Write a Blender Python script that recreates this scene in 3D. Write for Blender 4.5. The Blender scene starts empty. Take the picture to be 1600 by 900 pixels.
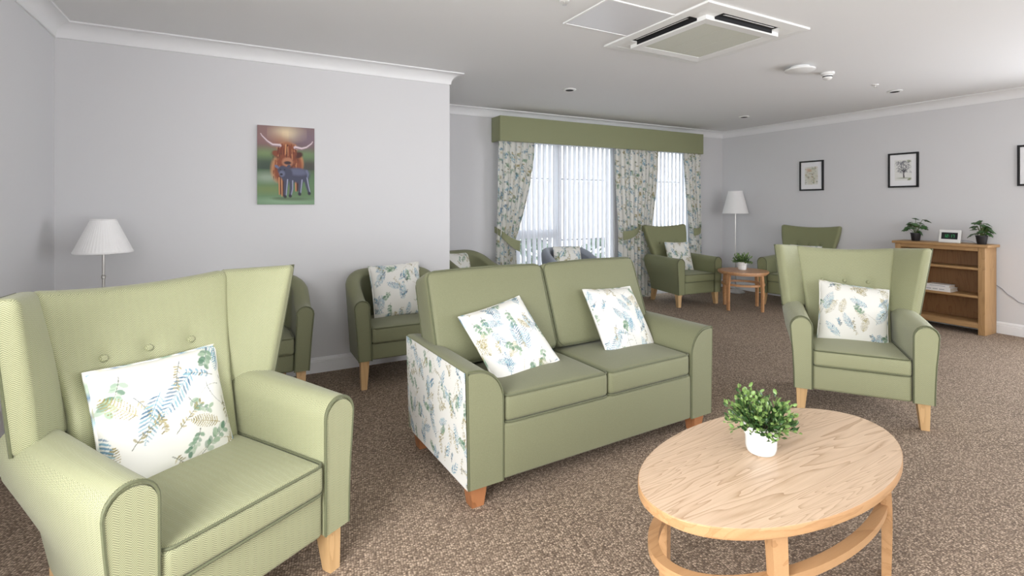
import bpy, math, random
import numpy as np
from mathutils import Vector, Matrix, Euler
PI = math.pi
random.seed(7); rng = np.random.default_rng(11)
S = bpy.context.scene
C = S.collection

# ------------------------------------------------------------------ camera, world, lights, exposure
cd = bpy.data.cameras.new('camera'); cam = bpy.data.objects.new('camera', cd); C.objects.link(cam)
cam.location = (0, 0, 1.28); cam.rotation_euler = (PI/2, 0, -math.radians(28.4))
cd.sensor_width = 36.0; cd.lens = 36.0*793/1600; cd.shift_y = -130/1600; cd.clip_start = .05
S.camera = cam
S.view_settings.view_transform = 'Standard'; S.view_settings.look = 'None'
S.view_settings.gamma = 1.0; S.view_settings.use_curve_mapping = False
S.view_settings.exposure = -0.03
W = bpy.data.worlds.new('sky'); S.world = W; W.use_nodes = True
W.node_tree.nodes['Background'].inputs[0].default_value = (.93, .96, 1.0, 1)
W.node_tree.nodes['Background'].inputs[1].default_value = 5.5
def area(name, loc, rot, sx, sy, power, col):
    l = bpy.data.lights.new(name, 'AREA'); l.shape = 'RECTANGLE'; l.size = sx; l.size_y = sy; l.energy = power; l.color = col
    o = bpy.data.objects.new(name, l); C.objects.link(o); o.location = loc; o.rotation_euler = rot; return o
# daylight entering by the windows of the side walls behind the photographer
T = math.radians(20)   # skylight comes in from above
area('daylight_window_right', (6.74, -.5, 1.2), (0, PI/2-T, 0), 1.76, 3.3, 82, (.88, .90, 1.0))
area('daylight_window_left', (-1.06, .175, 1.32), (0, -PI/2+T, 0), 1.6, 1.5, 116, (.99, .985, 1.0))
area('added_front_light', (2.4, -3.34, 1.3), (PI/2-T, 0, 0), 3.9, 1.7, 17, (1.0, .985, .96))  # unseen window light, added to brighten the walls facing the camera

# ------------------------------------------------------------------ materials
def nmat(name):
    m = bpy.data.materials.new(name); m.use_nodes = True; nt = m.node_tree
    return m, nt, nt.nodes['Principled BSDF'], nt.nodes, nt.links
def rgba(c): return (c[0], c[1], c[2], 1)
def mth(nt, op, a, b=None, c=None):
    n = nt.nodes.new('ShaderNodeMath'); n.operation = op
    for i, x in enumerate((a, b, c)):
        if x is None: continue
        if isinstance(x, (int, float)): n.inputs[i].default_value = x
        else: nt.links.new(x, n.inputs[i])
    return n.outputs[0]
def mixc(nt, fac, a, b):
    n = nt.nodes.new('ShaderNodeMix'); n.data_type = 'RGBA'
    if isinstance(fac, (int, float)): n.inputs['Factor'].default_value = fac
    else: nt.links.new(fac, n.inputs['Factor'])
    for s, x in (('A', a), ('B', b)):
        i = [k for k in n.inputs if k.name == s and k.type == 'RGBA'][0]
        if isinstance(x, tuple): i.default_value = rgba(x)
        else: nt.links.new(x, i)
    return [o for o in n.outputs if o.type == 'RGBA'][0]
def bump(nt, bs, h, strength, dist=.002):
    b = nt.nodes.new('ShaderNodeBump'); b.inputs['Strength'].default_value = strength; b.inputs['Distance'].default_value = dist
    nt.links.new(h, b.inputs['Height']); nt.links.new(b.outputs[0], bs.inputs['Normal'])
def plain(name, col, rough=.5, metal=0, var=.06, scale=8, bmp=0, bscale=300):
    m, nt, bs, N, L = nmat(name)
    bs.inputs['Roughness'].default_value = rough; bs.inputs['Metallic'].default_value = metal
    tc = N.new('ShaderNodeTexCoord'); nz = N.new('ShaderNodeTexNoise'); nz.inputs['Scale'].default_value = scale
    L.new(tc.outputs['Object'], nz.inputs['Vector'])
    lo = tuple(x*(1-var) for x in col); hi = tuple(min(1, x*(1+var)) for x in col)
    L.new(mixc(nt, nz.outputs[0], lo, hi), bs.inputs['Base Color'])
    if bmp:
        n2 = N.new('ShaderNodeTexNoise'); n2.inputs['Scale'].default_value = bscale; L.new(tc.outputs['Object'], n2.inputs['Vector'])
        bump(nt, bs, n2.outputs[0], bmp)
    return m
def boxuv(nt):
    """object-space coordinates unfolded by the direction a face looks"""
    tc = nt.nodes.new('ShaderNodeTexCoord'); sn = nt.nodes.new('ShaderNodeSeparateXYZ'); sp = nt.nodes.new('ShaderNodeSeparateXYZ')
    nt.links.new(tc.outputs['Normal'], sn.inputs[0]); nt.links.new(tc.outputs['Object'], sp.inputs[0])
    ax = mth(nt, 'ABSOLUTE', sn.outputs[0]); ay = mth(nt, 'ABSOLUTE', sn.outputs[1]); az = mth(nt, 'ABSOLUTE', sn.outputs[2])
    side = mth(nt, 'GREATER_THAN', ax, ay); top = mth(nt, 'GREATER_THAN', az, .72)
    m1 = nt.nodes.new('ShaderNodeMix'); m1.data_type = 'FLOAT'; nt.links.new(side, m1.inputs[0]); nt.links.new(sp.outputs[0], m1.inputs[2]); nt.links.new(sp.outputs[1], m1.inputs[3])
    m2 = nt.nodes.new('ShaderNodeMix'); m2.data_type = 'FLOAT'; nt.links.new(top, m2.inputs[0]); nt.links.new(m1.outputs[0], m2.inputs[2]); nt.links.new(sp.outputs[0], m2.inputs[3])
    m3 = nt.nodes.new('ShaderNodeMix'); m3.data_type = 'FLOAT'; nt.links.new(top, m3.inputs[0]); nt.links.new(sp.outputs[2], m3.inputs[2]); nt.links.new(sp.outputs[1], m3.inputs[3])
    return m2.outputs[0], m3.outputs[0], tc
def herringbone(name, lo, hi):
    m, nt, bs, N, L = nmat(name); u, v, tc = boxuv(nt)
    zig = mth(nt, 'PINGPONG', u, .0125)
    ph = mth(nt, 'MULTIPLY', mth(nt, 'ADD', v, mth(nt, 'MULTIPLY', zig, .85)), 2*PI/.0056)
    w = mth(nt, 'MULTIPLY_ADD', mth(nt, 'SINE', ph), .5, .5)
    nz = N.new('ShaderNodeTexNoise'); nz.inputs['Scale'].default_value = 420; L.new(tc.outputs['Object'], nz.inputs['Vector'])
    w2 = mth(nt, 'ADD', mth(nt, 'MULTIPLY', w, .75), mth(nt, 'MULTIPLY', nz.outputs[0], .3))
    L.new(mixc(nt, w2, lo, hi), bs.inputs['Base Color']); bs.inputs['Roughness'].default_value = .62
    bs.inputs['Sheen Weight'].default_value = .15
    bump(nt, bs, w2, .35, .0015); return m
def weave(name, lo, hi, pitch=.0035, rough=.7):
    m, nt, bs, N, L = nmat(name); u, v, tc = boxuv(nt)
    a = mth(nt, 'SINE', mth(nt, 'MULTIPLY', u, 2*PI/pitch)); b = mth(nt, 'SINE', mth(nt, 'MULTIPLY', v, 2*PI/pitch))
    w = mth(nt, 'MULTIPLY_ADD', mth(nt, 'MULTIPLY', a, b), .5, .5)
    nz = N.new('ShaderNodeTexNoise'); nz.inputs['Scale'].default_value = 260; L.new(tc.outputs['Object'], nz.inputs['Vector'])
    w2 = mth(nt, 'ADD', mth(nt, 'MULTIPLY', w, .5), mth(nt, 'MULTIPLY', nz.outputs[0], .5))
    L.new(mixc(nt, w2, lo, hi), bs.inputs['Base Color']); bs.inputs['Roughness'].default_value = rough
    bs.inputs['Sheen Weight'].default_value = .12
    bump(nt, bs, w2, .25, .001); return m
def wood(name, lo, hi, axis=0, scale=1.0, rough=.4, ring=26):
    m, nt, bs, N, L = nmat(name); tc = N.new('ShaderNodeTexCoord'); mp = N.new('ShaderNodeMapping')
    sc = [9*scale, 9*scale, 9*scale]; sc[axis] = 1.1*scale; mp.inputs['Scale'].default_value = sc
    L.new(tc.outputs['Object'], mp.inputs['Vector'])
    nz = N.new('ShaderNodeTexNoise'); nz.inputs['Scale'].default_value = .9; nz.inputs['Detail'].default_value = 3.5; nz.inputs['Distortion'].default_value = .9
    L.new(mp.outputs[0], nz.inputs['Vector'])
    rings = mth(nt, 'FRACT', mth(nt, 'MULTIPLY', nz.outputs[0], ring))
    line = mth(nt, 'POWER', rings, 4.0)
    mp2 = N.new('ShaderNodeMapping'); s2 = [260*scale]*3; s2[axis] = 9*scale; mp2.inputs['Scale'].default_value = s2; L.new(tc.outputs['Object'], mp2.inputs['Vector'])
    fine = N.new('ShaderNodeTexNoise'); fine.inputs['Scale'].default_value = 1.0; L.new(mp2.outputs[0], fine.inputs['Vector'])
    f = mth(nt, 'ADD', mth(nt, 'MULTIPLY', line, .6), mth(nt, 'MULTIPLY', fine.outputs[0], .4))
    L.new(mixc(nt, f, hi, lo), bs.inputs['Base Color']); bs.inputs['Roughness'].default_value = rough
    bump(nt, bs, fine.outputs[0], .08, .001); return m
def attr_mat(name, rough=.8, trans=0):
    m, nt, bs, N, L = nmat(name); a = N.new('ShaderNodeAttribute'); a.attribute_name = 'print'
    tc = N.new('ShaderNodeTexCoord'); nz = N.new('ShaderNodeTexNoise'); nz.inputs['Scale'].default_value = 500; L.new(tc.outputs['Object'], nz.inputs['Vector'])
    L.new(a.outputs['Color'], bs.inputs['Base Color']); bs.inputs['Roughness'].default_value = rough
    bump(nt, bs, nz.outputs[0], .12, .001); return m
def carpet_mat():
    m, nt, bs, N, L = nmat('loop_carpet'); tc = N.new('ShaderNodeTexCoord'); mp = N.new('ShaderNodeMapping')
    mp.inputs['Rotation'].default_value = (0, 0, .12); mp.inputs['Scale'].default_value = (112, 165, 1); L.new(tc.outputs['Object'], mp.inputs['Vector'])
    vo = N.new('ShaderNodeTexVoronoi'); vo.inputs['Scale'].default_value = 1; vo.inputs['Randomness'].default_value = .55; L.new(mp.outputs[0], vo.inputs['Vector'])
    nz = N.new('ShaderNodeTexNoise'); nz.inputs['Scale'].default_value = 2.2; nz.inputs['Detail'].default_value = 4; L.new(tc.outputs['Object'], nz.inputs['Vector'])
    n3 = N.new('ShaderNodeTexNoise'); n3.inputs['Scale'].default_value = 90; n3.inputs['Detail'].default_value = 2; L.new(tc.outputs['Object'], n3.inputs['Vector'])
    sx = N.new('ShaderNodeSeparateColor'); L.new(vo.outputs['Color'], sx.inputs[0])
    c1 = mixc(nt, sx.outputs[0], (.17, .115, .072), (.93, .73, .54))
    c2 = mixc(nt, mth(nt, 'MULTIPLY', vo.outputs['Distance'], 1.35), c1, (.075, .048, .030))
    c3 = mixc(nt, mth(nt, 'MULTIPLY', nz.outputs[0], .25), c2, (.44, .325, .235))
    L.new(c3, bs.inputs['Base Color']); bs.inputs['Roughness'].default_value = .95
    hgt = mth(nt, 'SUBTRACT', mth(nt, 'MULTIPLY', n3.outputs[0], .4), vo.outputs['Distance'])
    bump(nt, bs, hgt, .8, .004); return m
MT = {}
MT['wall'] = plain('wall_paint', (.655, .650, .655), .85, var=.012, scale=1.5, bmp=.03, bscale=500)
MT['ceil'] = plain('ceiling_paint', (.79, .79, .785), .9, var=.012, scale=1.2)
MT['trim'] = plain('white_gloss_paint', (.80, .80, .80), .35, var=.01)
MT['carpet'] = carpet_mat()
MT['herr'] = herringbone('green_herringbone', (.132, .142, .066), (.455, .462, .275))
MT['weave'] = weave('green_weave', (.122, .127, .064), (.240, .246, .138))
MT['pipe'] = weave('green_piping_shaded', (.060, .068, .032), (.15, .16, .08), .003)  # same cloth darkened: the seam's shadow line is put into the colour
MT['weave_far'] = weave('deep_green_weave', (.150, .160, .075), (.265, .275, .14))
MT['glare_weave'] = weave('green_weave_glare', (.19, .21, .25), (.30, .33, .38))  # green cloth turned blue-grey: window glare painted into the colour
MT['glare_pipe'] = weave('green_piping_glare', (.12, .13, .16), (.2, .21, .25))  # its piping, with glare and seam shadow both in the colour
MT['pelmet'] = weave('moss_green_slub', (.165, .178, .085), (.31, .322, .18), .005)
MT['beech'] = wood('pale_beech', (.50, .30, .13), (.66, .43, .21), 2, 1, .45, 6)
MT['redwood'] = wood('reddish_beech', (.25, .095, .035), (.42, .18, .075), 2, 1, .4, 6)
MT['oak_top'] = wood('oak_veneer', (.36, .225, .125), (.70, .525, .37), 0, .62, .33, 34)
MT['oak_frame'] = wood('beech_frame', (.37, .195, .08), (.53, .31, .15), 0, 1, .4, 6)
MT['oak_case'] = wood('honey_oak', (.30, .165, .065), (.46, .275, .12), 2, .8, .5, 14)
MT['oak_case_h'] = wood('honey_oak_shelf', (.30, .165, .065), (.46, .275, .12), 1, .8, .5, 14)
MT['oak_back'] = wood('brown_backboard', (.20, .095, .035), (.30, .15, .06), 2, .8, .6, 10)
MT['table_far'] = wood('warm_beech', (.38, .18, .075), (.52, .28, .13), 0, 1, .38, 6)
MT['steel'] = plain('brushed_steel', (.62, .60, .57), .28, 1, .05, 30)
MT['shade'] = plain('white_shade_fabric', (.86, .85, .84), .85, var=.02, scale=20)
MT['ceramic'] = plain('white_ceramic', (.76, .76, .74), .22, var=.02)
MT['black_pot'] = plain('black_plastic', (.018, .017, .02), .4, var=.15)
MT['soil'] = plain('dark_soil', (.03, .022, .015), .95, var=.4, scale=60)
MT['leaf'] = plain('leaf_green', (.040, .095, .024), .42, var=.55, scale=45)
MT['leaf_light'] = plain('pale_leaf_green', (.19, .30, .085), .42, var=.4, scale=45)  # paler green for most outer leaves, inner ones darker
MT['leaf_big'] = plain('broad_leaf_green', (.035, .10, .022), .4, var=.5, scale=25)
MT['stem'] = plain('stem_green', (.10, .14, .04), .6, var=.2)
MT['black'] = plain('black_lacquer', (.010, .010, .011), .35, var=.1)
MT['slot'] = plain('recess_shade', (.008, .008, .009), .8, var=.1)  # near-black, puts the shade of slots and openings into the colour
MT['mat_board'] = plain('white_mat_board', (.82, .82, .83), .8, var=.01)
MT['white_plastic'] = plain('white_plastic', (.82, .82, .80), .4, var=.015)
MT['grille'] = plain('cream_grille', (.60, .61, .53), .6, var=.04, scale=90)
MT['panel'] = plain('access_panel_paint', (.70, .70, .72), .3, var=.01)
MT['book'] = plain('white_book_cover', (.80, .78, .76), .55, var=.03)
MT['pages'] = plain('book_pages', (.66, .58, .48), .8, var=.08, scale=120)
MT['grey_ink'] = plain('grey_ink', (.42, .42, .44), .7, var=.1)
MT['cable'] = plain('grey_cable', (.22, .22, .24), .5, var=.05)
MT['frame_w'] = plain('white_window_frame', (.80, .81, .83), .35, var=.01)
MT['paving'] = plain('pale_paving', (.45, .44, .42), .85, var=.12, scale=4)
MT['fence_dark'] = plain('dark_rail_paint', (.06, .065, .075), .6, var=.1)
MT['render_w'] = plain('pale_render', (.78, .77, .75), .9, var=.04)
MT['hedge'] = plain('hedge_green', (.05, .10, .05), .7, var=.5, scale=12)
MT['print'] = attr_mat('fern_print_cotton', .85)
MT['picture'] = attr_mat('printed_picture', .6)
def glass_mat():
    m, nt, bs, N, L = nmat('clear_glass'); out = [n for n in N if n.type == 'OUTPUT_MATERIAL'][0]
    t = N.new('ShaderNodeBsdfTransparent'); g = N.new('ShaderNodeBsdfGlossy'); g.inputs['Roughness'].default_value = .02
    mx = N.new('ShaderNodeMixShader'); mx.inputs[0].default_value = .06; t.inputs[0].default_value = (.96, .98, .98, 1)
    L.new(t.outputs[0], mx.inputs[1]); L.new(g.outputs[0], mx.inputs[2]); L.new(mx.outputs[0], out.inputs[0]); return m
MT['glass'] = glass_mat()
def blind_mat():
    m, nt, bs, N, L = nmat('white_blind_fabric'); out = [n for n in N if n.type == 'OUTPUT_MATERIAL'][0]
    d = N.new('ShaderNodeBsdfDiffuse'); t = N.new('ShaderNodeBsdfTranslucent'); tc = N.new('ShaderNodeTexCoord'); nz = N.new('ShaderNodeTexNoise'); nz.inputs['Scale'].default_value = 60
    L.new(tc.outputs['Object'], nz.inputs['Vector']); c = mixc(nt, nz.outputs[0], (.80, .81, .84), (.86, .87, .90)); L.new(c, d.inputs[0]); L.new(c, t.inputs[0])
    mx = N.new('ShaderNodeMixShader'); mx.inputs[0].default_value = .42; L.new(d.outputs[0], mx.inputs[1]); L.new(t.outputs[0], mx.inputs[2]); L.new(mx.outputs[0], out.inputs[0]); return m
MT['blind'] = blind_mat()
def led_mat():
    m, nt, bs, N, L = nmat('green_led'); bs.inputs['Base Color'].default_value = (.02, .2, .06, 1)
    bs.inputs['Emission Color'].default_value = (.08, .8, .25, 1); bs.inputs['Emission Strength'].default_value = .35; return m
MT['led'] = led_mat()

# ------------------------------------------------------------------ mesh helpers
class MB:
    def __init__(s): s.v = []; s.f = []; s.col = None
    def add(s, v, f):
        o = len(s.v); s.v += [tuple(p) for p in v]; s.f += [tuple(i+o for i in q) for q in f]; return s
    def box(s, lo, hi):
        x0, y0, z0 = lo; x1, y1, z1 = hi
        return s.add([(x0,y0,z0),(x1,y0,z0),(x1,y1,z0),(x0,y1,z0),(x0,y0,z1),(x1,y0,z1),(x1,y1,z1),(x0,y1,z1)],
                     [(0,3,2,1),(4,5,6,7),(0,1,5,4),(1,2,6,5),(2,3,7,6),(3,0,4,7)])
    def frustum(s, c0, h0, c1, h1):
        v = []
        for c, h in ((c0, h0), (c1, h1)): v += [(c[0]-h[0],c[1]-h[1],c[2]),(c[0]+h[0],c[1]-h[1],c[2]),(c[0]+h[0],c[1]+h[1],c[2]),(c[0]-h[0],c[1]+h[1],c[2])]
        return s.add(v, [(0,3,2,1),(4,5,6,7),(0,1,5,4),(1,2,6,5),(2,3,7,6),(3,0,4,7)])
    def tube(s, path, r, n=6, closed=False):
        P = [Vector(p) for p in path]; m = len(P); v = []; f = []; up = Vector((0,0,1)); prev = None
        for i in range(m):
            a = P[i-1] if (i > 0 or closed) else P[i]; b = P[(i+1) % m] if (i < m-1 or closed) else P[i]
            t = (b-a); t = t.normalized() if t.length > 1e-9 else Vector((0,0,1))
            if prev is None: q = t.orthogonal().normalized()
            else:
                q = prev - t*prev.dot(t); q = q.normalized() if q.length > 1e-6 else t.orthogonal().normalized()
            prev = q; w = t.cross(q); rr = r[i] if isinstance(r, (list, tuple)) else r
            for k in range(n): v.append(P[i] + (q*math.cos(2*PI*k/n) + w*math.sin(2*PI*k/n))*rr)
        for i in range(m if closed else m-1):
            j = (i+1) % m
            for k in range(n): f.append((i*n+k, i*n+(k+1) % n, j*n+(k+1) % n, j*n+k))
        if not closed: f.append(tuple(range(n))[::-1]); f.append(tuple((m-1)*n+k for k in range(n)))
        return s.add(v, f)
    def lathe(s, prof, n=32, c=(0,0,0), ell=(1,1), ripple=None):
        v = []; f = []; m = len(prof)
        for i, (r, z) in enumerate(prof):
            for k in range(n):
                a = 2*PI*k/n; rr = r*(1+(ripple(a) if ripple else 0)); v.append((c[0]+rr*math.cos(a)*ell[0], c[1]+rr*math.sin(a)*ell[1], c[2]+z))
        for i in range(m-1):
            for k in range(n): f.append((i*n+k, i*n+(k+1) % n, (i+1)*n+(k+1) % n, (i+1)*n+k))
        if prof[0][0] > 1e-6: f.append(tuple(range(n))[::-1])
        if prof[-1][0] > 1e-6: f.append(tuple((m-1)*n+k for k in range(n)))
        return s.add(v, f)
    def prism(s, prof, y0, y1, fn=None, ny=1):
        """profile [(x,z)] swept along y"""
        n = len(prof); v = []; f = []
        for j in range(ny+1):
            y = y0+(y1-y0)*j/ny
            for x, z in prof: v.append(fn(x, y, z) if fn else (x, y, z))
        for j in range(ny):
            for k in range(n): f.append((j*n+k, j*n+(k+1) % n, (j+1)*n+(k+1) % n, (j+1)*n+k))
        f.append(tuple(range(n))[::-1]); f.append(tuple(ny*n+k for k in range(n))); return s.add(v, f)
    def rbox(s, half, r, n=(6,6,6), fn=None, m=3):
        ax = []
        for h, k in zip(half, n):
            rr = min(r, h*.98); inner = h-rr
            arc = [inner+rr*math.tan(PI/4*i/m) for i in range(m+1)]
            mid = [-inner+2*inner*i/k for i in range(1, k)]
            ax.append([-a for a in arc[::-1]]+mid+arc)
        idx = {}; v = []; f = []
        L = [len(a) for a in ax]
        def vert(i, j, k):
            key = (i, j, k)
            if key not in idx:
                p = [ax[0][i], ax[1][j], ax[2][k]]; q = [max(-(h-min(r, h*.98)), min(h-min(r, h*.98), x)) for x, h in zip(p, half)]
                d = Vector([a-b for a, b in zip(p, q)]); rr = min(r, min(half)*.98)
                if d.length > 1e-9:
                    # scale each axis by its own radius
                    rs = [min(r, h*.98) for h in half]; e = Vector([a/b for a, b in zip(d, rs)]).normalized(); p = [b+c*t for b, c, t in zip(q, e, rs)]
                idx[key] = len(v); v.append(fn(*p) if fn else tuple(p))
            return idx[key]
        for a in range(3):
            b, c = (a+1) % 3, (a+2) % 3
            for side in (0, L[a]-1):
                for i in range(L[b]-1):
                    for j in range(L[c]-1):
                        q = []
                        for di, dj in ((0,0),(1,0),(1,1),(0,1)):
                            t = [0,0,0]; t[a] = side; t[b] = i+di; t[c] = j+dj; q.append(vert(*t))
                        f.append(tuple(q) if side else tuple(q[::-1]))
        return s.add(v, f)
    def build(s, name, mat, parent=None, smooth=True, sharp=38, col=None):
        me = bpy.data.meshes.new(name); me.from_pydata(s.v, [], s.f); me.update()
        if smooth:
            me.polygons.foreach_set('use_smooth', [True]*len(me.polygons))
            if sharp: me.set_sharp_from_angle(angle=math.radians(sharp))
        me.materials.append(MT[mat])
        if col is not None:
            at = me.color_attributes.new('print', 'FLOAT_COLOR', 'POINT')
            a = np.ones((len(s.v), 4), np.float32); a[:, :3] = col; at.data.foreach_set('color', a.ravel())
        o = bpy.data.objects.new(name, me); C.objects.link(o)
        if parent: o.parent = parent
        return o
def tag(o, label, cat=None, group=None, kind=None):
    o['label'] = label
    if cat: o['category'] = cat
    if group: o['group'] = group
    if kind: o['kind'] = kind
    return o
def empty(name, loc=(0,0,0), rz=0, sc=1):
    o = bpy.data.objects.new(name, None); C.objects.link(o); o.location = loc; o.rotation_euler = (0,0,rz); o.scale = (sc,)*3
    o.empty_display_size = .1; return o
def copy_tree(o, parent=None):
    c = o.copy(); C.objects.link(c); c.parent = parent
    for ch in list(o.children): copy_tree(ch, c)
    return c
def struct(name, mb, mat, label, cat, parent=None, smooth=False):
    o = mb.build(name, mat, parent, smooth)
    if parent is None: tag(o, label, cat, kind='structure')
    return o
def sst(a, b, x):
    t = max(0, min(1, (x-a)/(b-a))); return t*t*(3-2*t)
def lin(c): return np.array([(x/255/12.92 if x/255 <= .04045 else ((x/255+.055)/1.055)**2.4) for x in c])

# ------------------------------------------------------------------ printed patterns (drawn here, stored as vertex colours)
class Raster:
    def __init__(s, w, h, bg, wrap=False): s.a = np.empty((h, w, 3)); s.a[:] = lin(bg); s.w = w; s.h = h; s.wrap = wrap
    def ell(s, cx, cy, rx, ry, ang, col, alpha=1, soft=.25):
        R = int(max(rx, ry)*1.3+2); ix = np.arange(int(cx)-R, int(cx)+R+1); iy = np.arange(int(cy)-R, int(cy)+R+1)
        X, Y = np.meshgrid(ix-cx, iy-cy); c, sn = math.cos(ang), math.sin(ang)
        d = np.sqrt(((X*c+Y*sn)/max(rx, .3))**2+((-X*sn+Y*c)/max(ry, .3))**2)
        al = np.clip((1+soft/2-d)/soft, 0, 1)*alpha
        if s.wrap: jx = ix % s.w; jy = iy % s.h
        else:
            kx = (ix >= 0) & (ix < s.w); ky = (iy >= 0) & (iy < s.h); jx = ix[kx]; jy = iy[ky]; al = al[np.ix_(ky, kx)]
            if len(jx) == 0 or len(jy) == 0: return
        sub = s.a[np.ix_(jy, jx)]; s.a[np.ix_(jy, jx)] = sub*(1-al[..., None])+lin(col)*al[..., None]
    def line(s, pts, w0, w1, col, alpha=1):
        for (x0, y0), (x1, y1), k in zip(pts[:-1], pts[1:], range(len(pts))):
            n = max(2, int(math.hypot(x1-x0, y1-y0)/max(.8, .7*w0)))
            for i in range(n):
                t = (k+i/n)/(len(pts)-1); w = w0+(w1-w0)*t; s.ell(x0+(x1-x0)*i/n, y0+(y1-y0)*i/n, w, w, 0, col, alpha, .8)
    def at(s, u, v):
        return s.a[(np.asarray(v)*s.h).astype(int) % s.h, (np.asarray(u)*s.w).astype(int) % s.w]
TILE = Raster(760, 760, (222, 221, 214), True)
def draw_tile():
    r = random.Random(5); k = 760.0
    BL = [(78,130,158), (104,152,172), (58,104,134), (128,170,182)]; OL = [(150,138,84), (128,118,66), (172,160,112)]; SG = [(118,148,122), (86,122,98), (152,172,148)]; DK = [(64,84,92), (84,92,74)]
    def curve(x, y, a, ln, bend, n=16):
        p = [(x, y)]; st = ln/n
        for i in range(n): a += bend/n; x += st*math.cos(a); y += st*math.sin(a); p.append((x, y))
        return p
    def fern(x, y, a, ln, pal, wid, double):
        p = curve(x, y, a, ln, r.uniform(-.5, .5), 12); s_ = r.choice(pal); T.line(p, 1.1, .6, s_, .9)
        for i in range(1, 13):
            t = i/12; l = wid*ln*math.sin(PI*(.16+.82*t))**.8; b = math.atan2(p[i][1]-p[i-1][1], p[i][0]-p[i-1][0])
            for sd in (-1, 1):
                aa = b+sd*1.05; c = r.choice(pal)
                if double:
                    for q in range(1, 5):
                        f = q/4.6; T.ell(p[i][0]+l*f*math.cos(aa), p[i][1]+l*f*math.sin(aa), 2.4*(1.15-f)+1.0, 1.5, aa+sd*.3, c, .85)
                else: T.ell(p[i][0]+l*.5*math.cos(aa), p[i][1]+l*.5*math.sin(aa), l*.5, max(1.3, l*.085), aa-sd*.15, c, r.uniform(.7, .95))
    def sprig(x, y, a, ln, pal, lr, asp):
        p = curve(x, y, a, ln, r.uniform(-.9, .9), 10); T.line(p, 1.0, .6, r.choice(DK), .8)
        for i in range(2, 11):
            b = math.atan2(p[i][1]-p[i-1][1], p[i][0]-p[i-1][0])
            for sd in ((-1, 1) if i % 2 == 0 else (r.choice((-1, 1)),)):
                aa = b+sd*r.uniform(.7, 1.2); q = lr*r.uniform(.7, 1.1); T.ell(p[i][0]+q*1.1*math.cos(aa), p[i][1]+q*1.1*math.sin(aa), q, q*asp, aa, r.choice(pal), r.uniform(.6, .95))
    T = TILE
    for i in range(34):
        x, y = r.random()*k, r.random()*k; T.line(curve(x, y, r.uniform(0, 6.28), r.uniform(60, 150), r.uniform(-1.6, 1.6)), .9, .5, r.choice(DK+OL), .6)
    n = 11; cells = [(i, j) for i in range(n) for j in range(n)]; r.shuffle(cells)
    for q, (i, j) in enumerate(cells):
        x = (i+r.uniform(.2, .8))*k/n; y = (j+r.uniform(.2, .8))*k/n; a = r.choice((1.57, -1.57, .9, -.9, 2.3, -2.3))+r.uniform(-.45, .45); t = q % 10
        if t < 3: fern(x, y, a, r.uniform(85, 135), BL, .24, False)
        elif t < 5: fern(x, y, a, r.uniform(70, 100), OL, .27, True)
        elif t < 7: sprig(x, y, a, r.uniform(55, 90), SG, r.uniform(8, 12), .62)
        elif t < 9: sprig(x, y, a, r.uniform(60, 100), OL, 6, .4)
        else: sprig(x, y, a, r.uniform(45, 75), BL+DK, 6.5, .45)
draw_tile()
def fern_cols(u, v): return TILE.at(u, v)

# ------------------------------------------------------------------ room shell
ZC = 2.41
XL, XR, YF, YP, YB, XE = -1.0, 6.69, -3.3, 4.12, 5.43, 1.614
def boxes(*bs):
    m = MB()
    for lo, hi in bs: m.box(lo, hi)
    return m
struct('floor', boxes(((XL-.2, YF-.2, -.12), (XR+.2, YB+.2, 0))), 'carpet', 'brown flecked loop-pile carpet covering the whole room', 'carpet')
struct('ceiling', boxes(((XL-.2, YF-.2, ZC), (XR+.2, YB+.2, ZC+.2))), 'ceil', 'plain pale grey painted ceiling', 'ceiling')
struct('wall_left', boxes(((XL-.2, .95, 0), (XL, YP, ZC)), ((XL-.2, YF, 0), (XL, -.6, ZC)), ((XL-.2, -.6, 0), (XL, .95, .5)), ((XL-.2, -.6, 2.15), (XL, .95, ZC))), 'wall', 'pale grey wall at the far left edge, with a socket', 'wall')
struct('wall_center', boxes(((XL-.2, YP, 0), (XE, YB+.2, ZC))), 'wall', 'pale grey projecting wall carrying the highland cow canvas', 'wall')
W1 = (2.86, 4.52); W2 = (4.98, 5.98); WT = 2.1
struct('wall_back', boxes(((XE, YB, 0), (W1[0], YB+.2, ZC)), ((W1[1], YB, 0), (W2[0], YB+.2, ZC)), ((W2[1], YB, 0), (XR+.2, YB+.2, ZC)), ((W1[0], YB, WT), (W1[1], YB+.2, ZC)), ((W2[0], YB, WT), (W2[1], YB+.2, ZC))), 'wall', 'pale grey far wall with the curtained garden windows', 'wall')
struct('wall_right', boxes(((XR, 1.4, 0), (XR+.2, YB, ZC)), ((XR, YF, 0), (XR+.2, -2.2, ZC)), ((XR, -2.2, 0), (XR+.2, 1.4, .3)), ((XR, -2.2, 2.12), (XR+.2, 1.4, ZC))), 'wall', 'pale lilac grey right wall hung with black framed prints', 'wall')
struct('wall_front', boxes(((XL-.2, YF-.2, 0), (.4, YF, ZC)), ((4.4, YF-.2, 0), (XR+.2, YF, ZC)), ((.4, YF-.2, 0), (4.4, YF, .42)), ((.4, YF-.2, 2.18), (4.4, YF, ZC))), 'wall', 'pale grey wall behind the photographer', 'wall')
POLY = [(XL, YF), (XL, YP), (XE, YP), (XE, YB), (XR, YB), (XR, YF)]   # clockwise, room to the right
def offs(d):
    out = []; n = len(POLY)
    for i in range(n):
        p, a, b = Vector(POLY[i]), Vector(POLY[i-1]), Vector(POLY[(i+1) % n])
        d1 = (p-a).normalized(); d2 = (b-p).normalized(); n1 = Vector((d1.y, -d1.x)); n2 = Vector((d2.y, -d2.x)); out.append(p+(n1+n2)*d)
    return out
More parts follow.
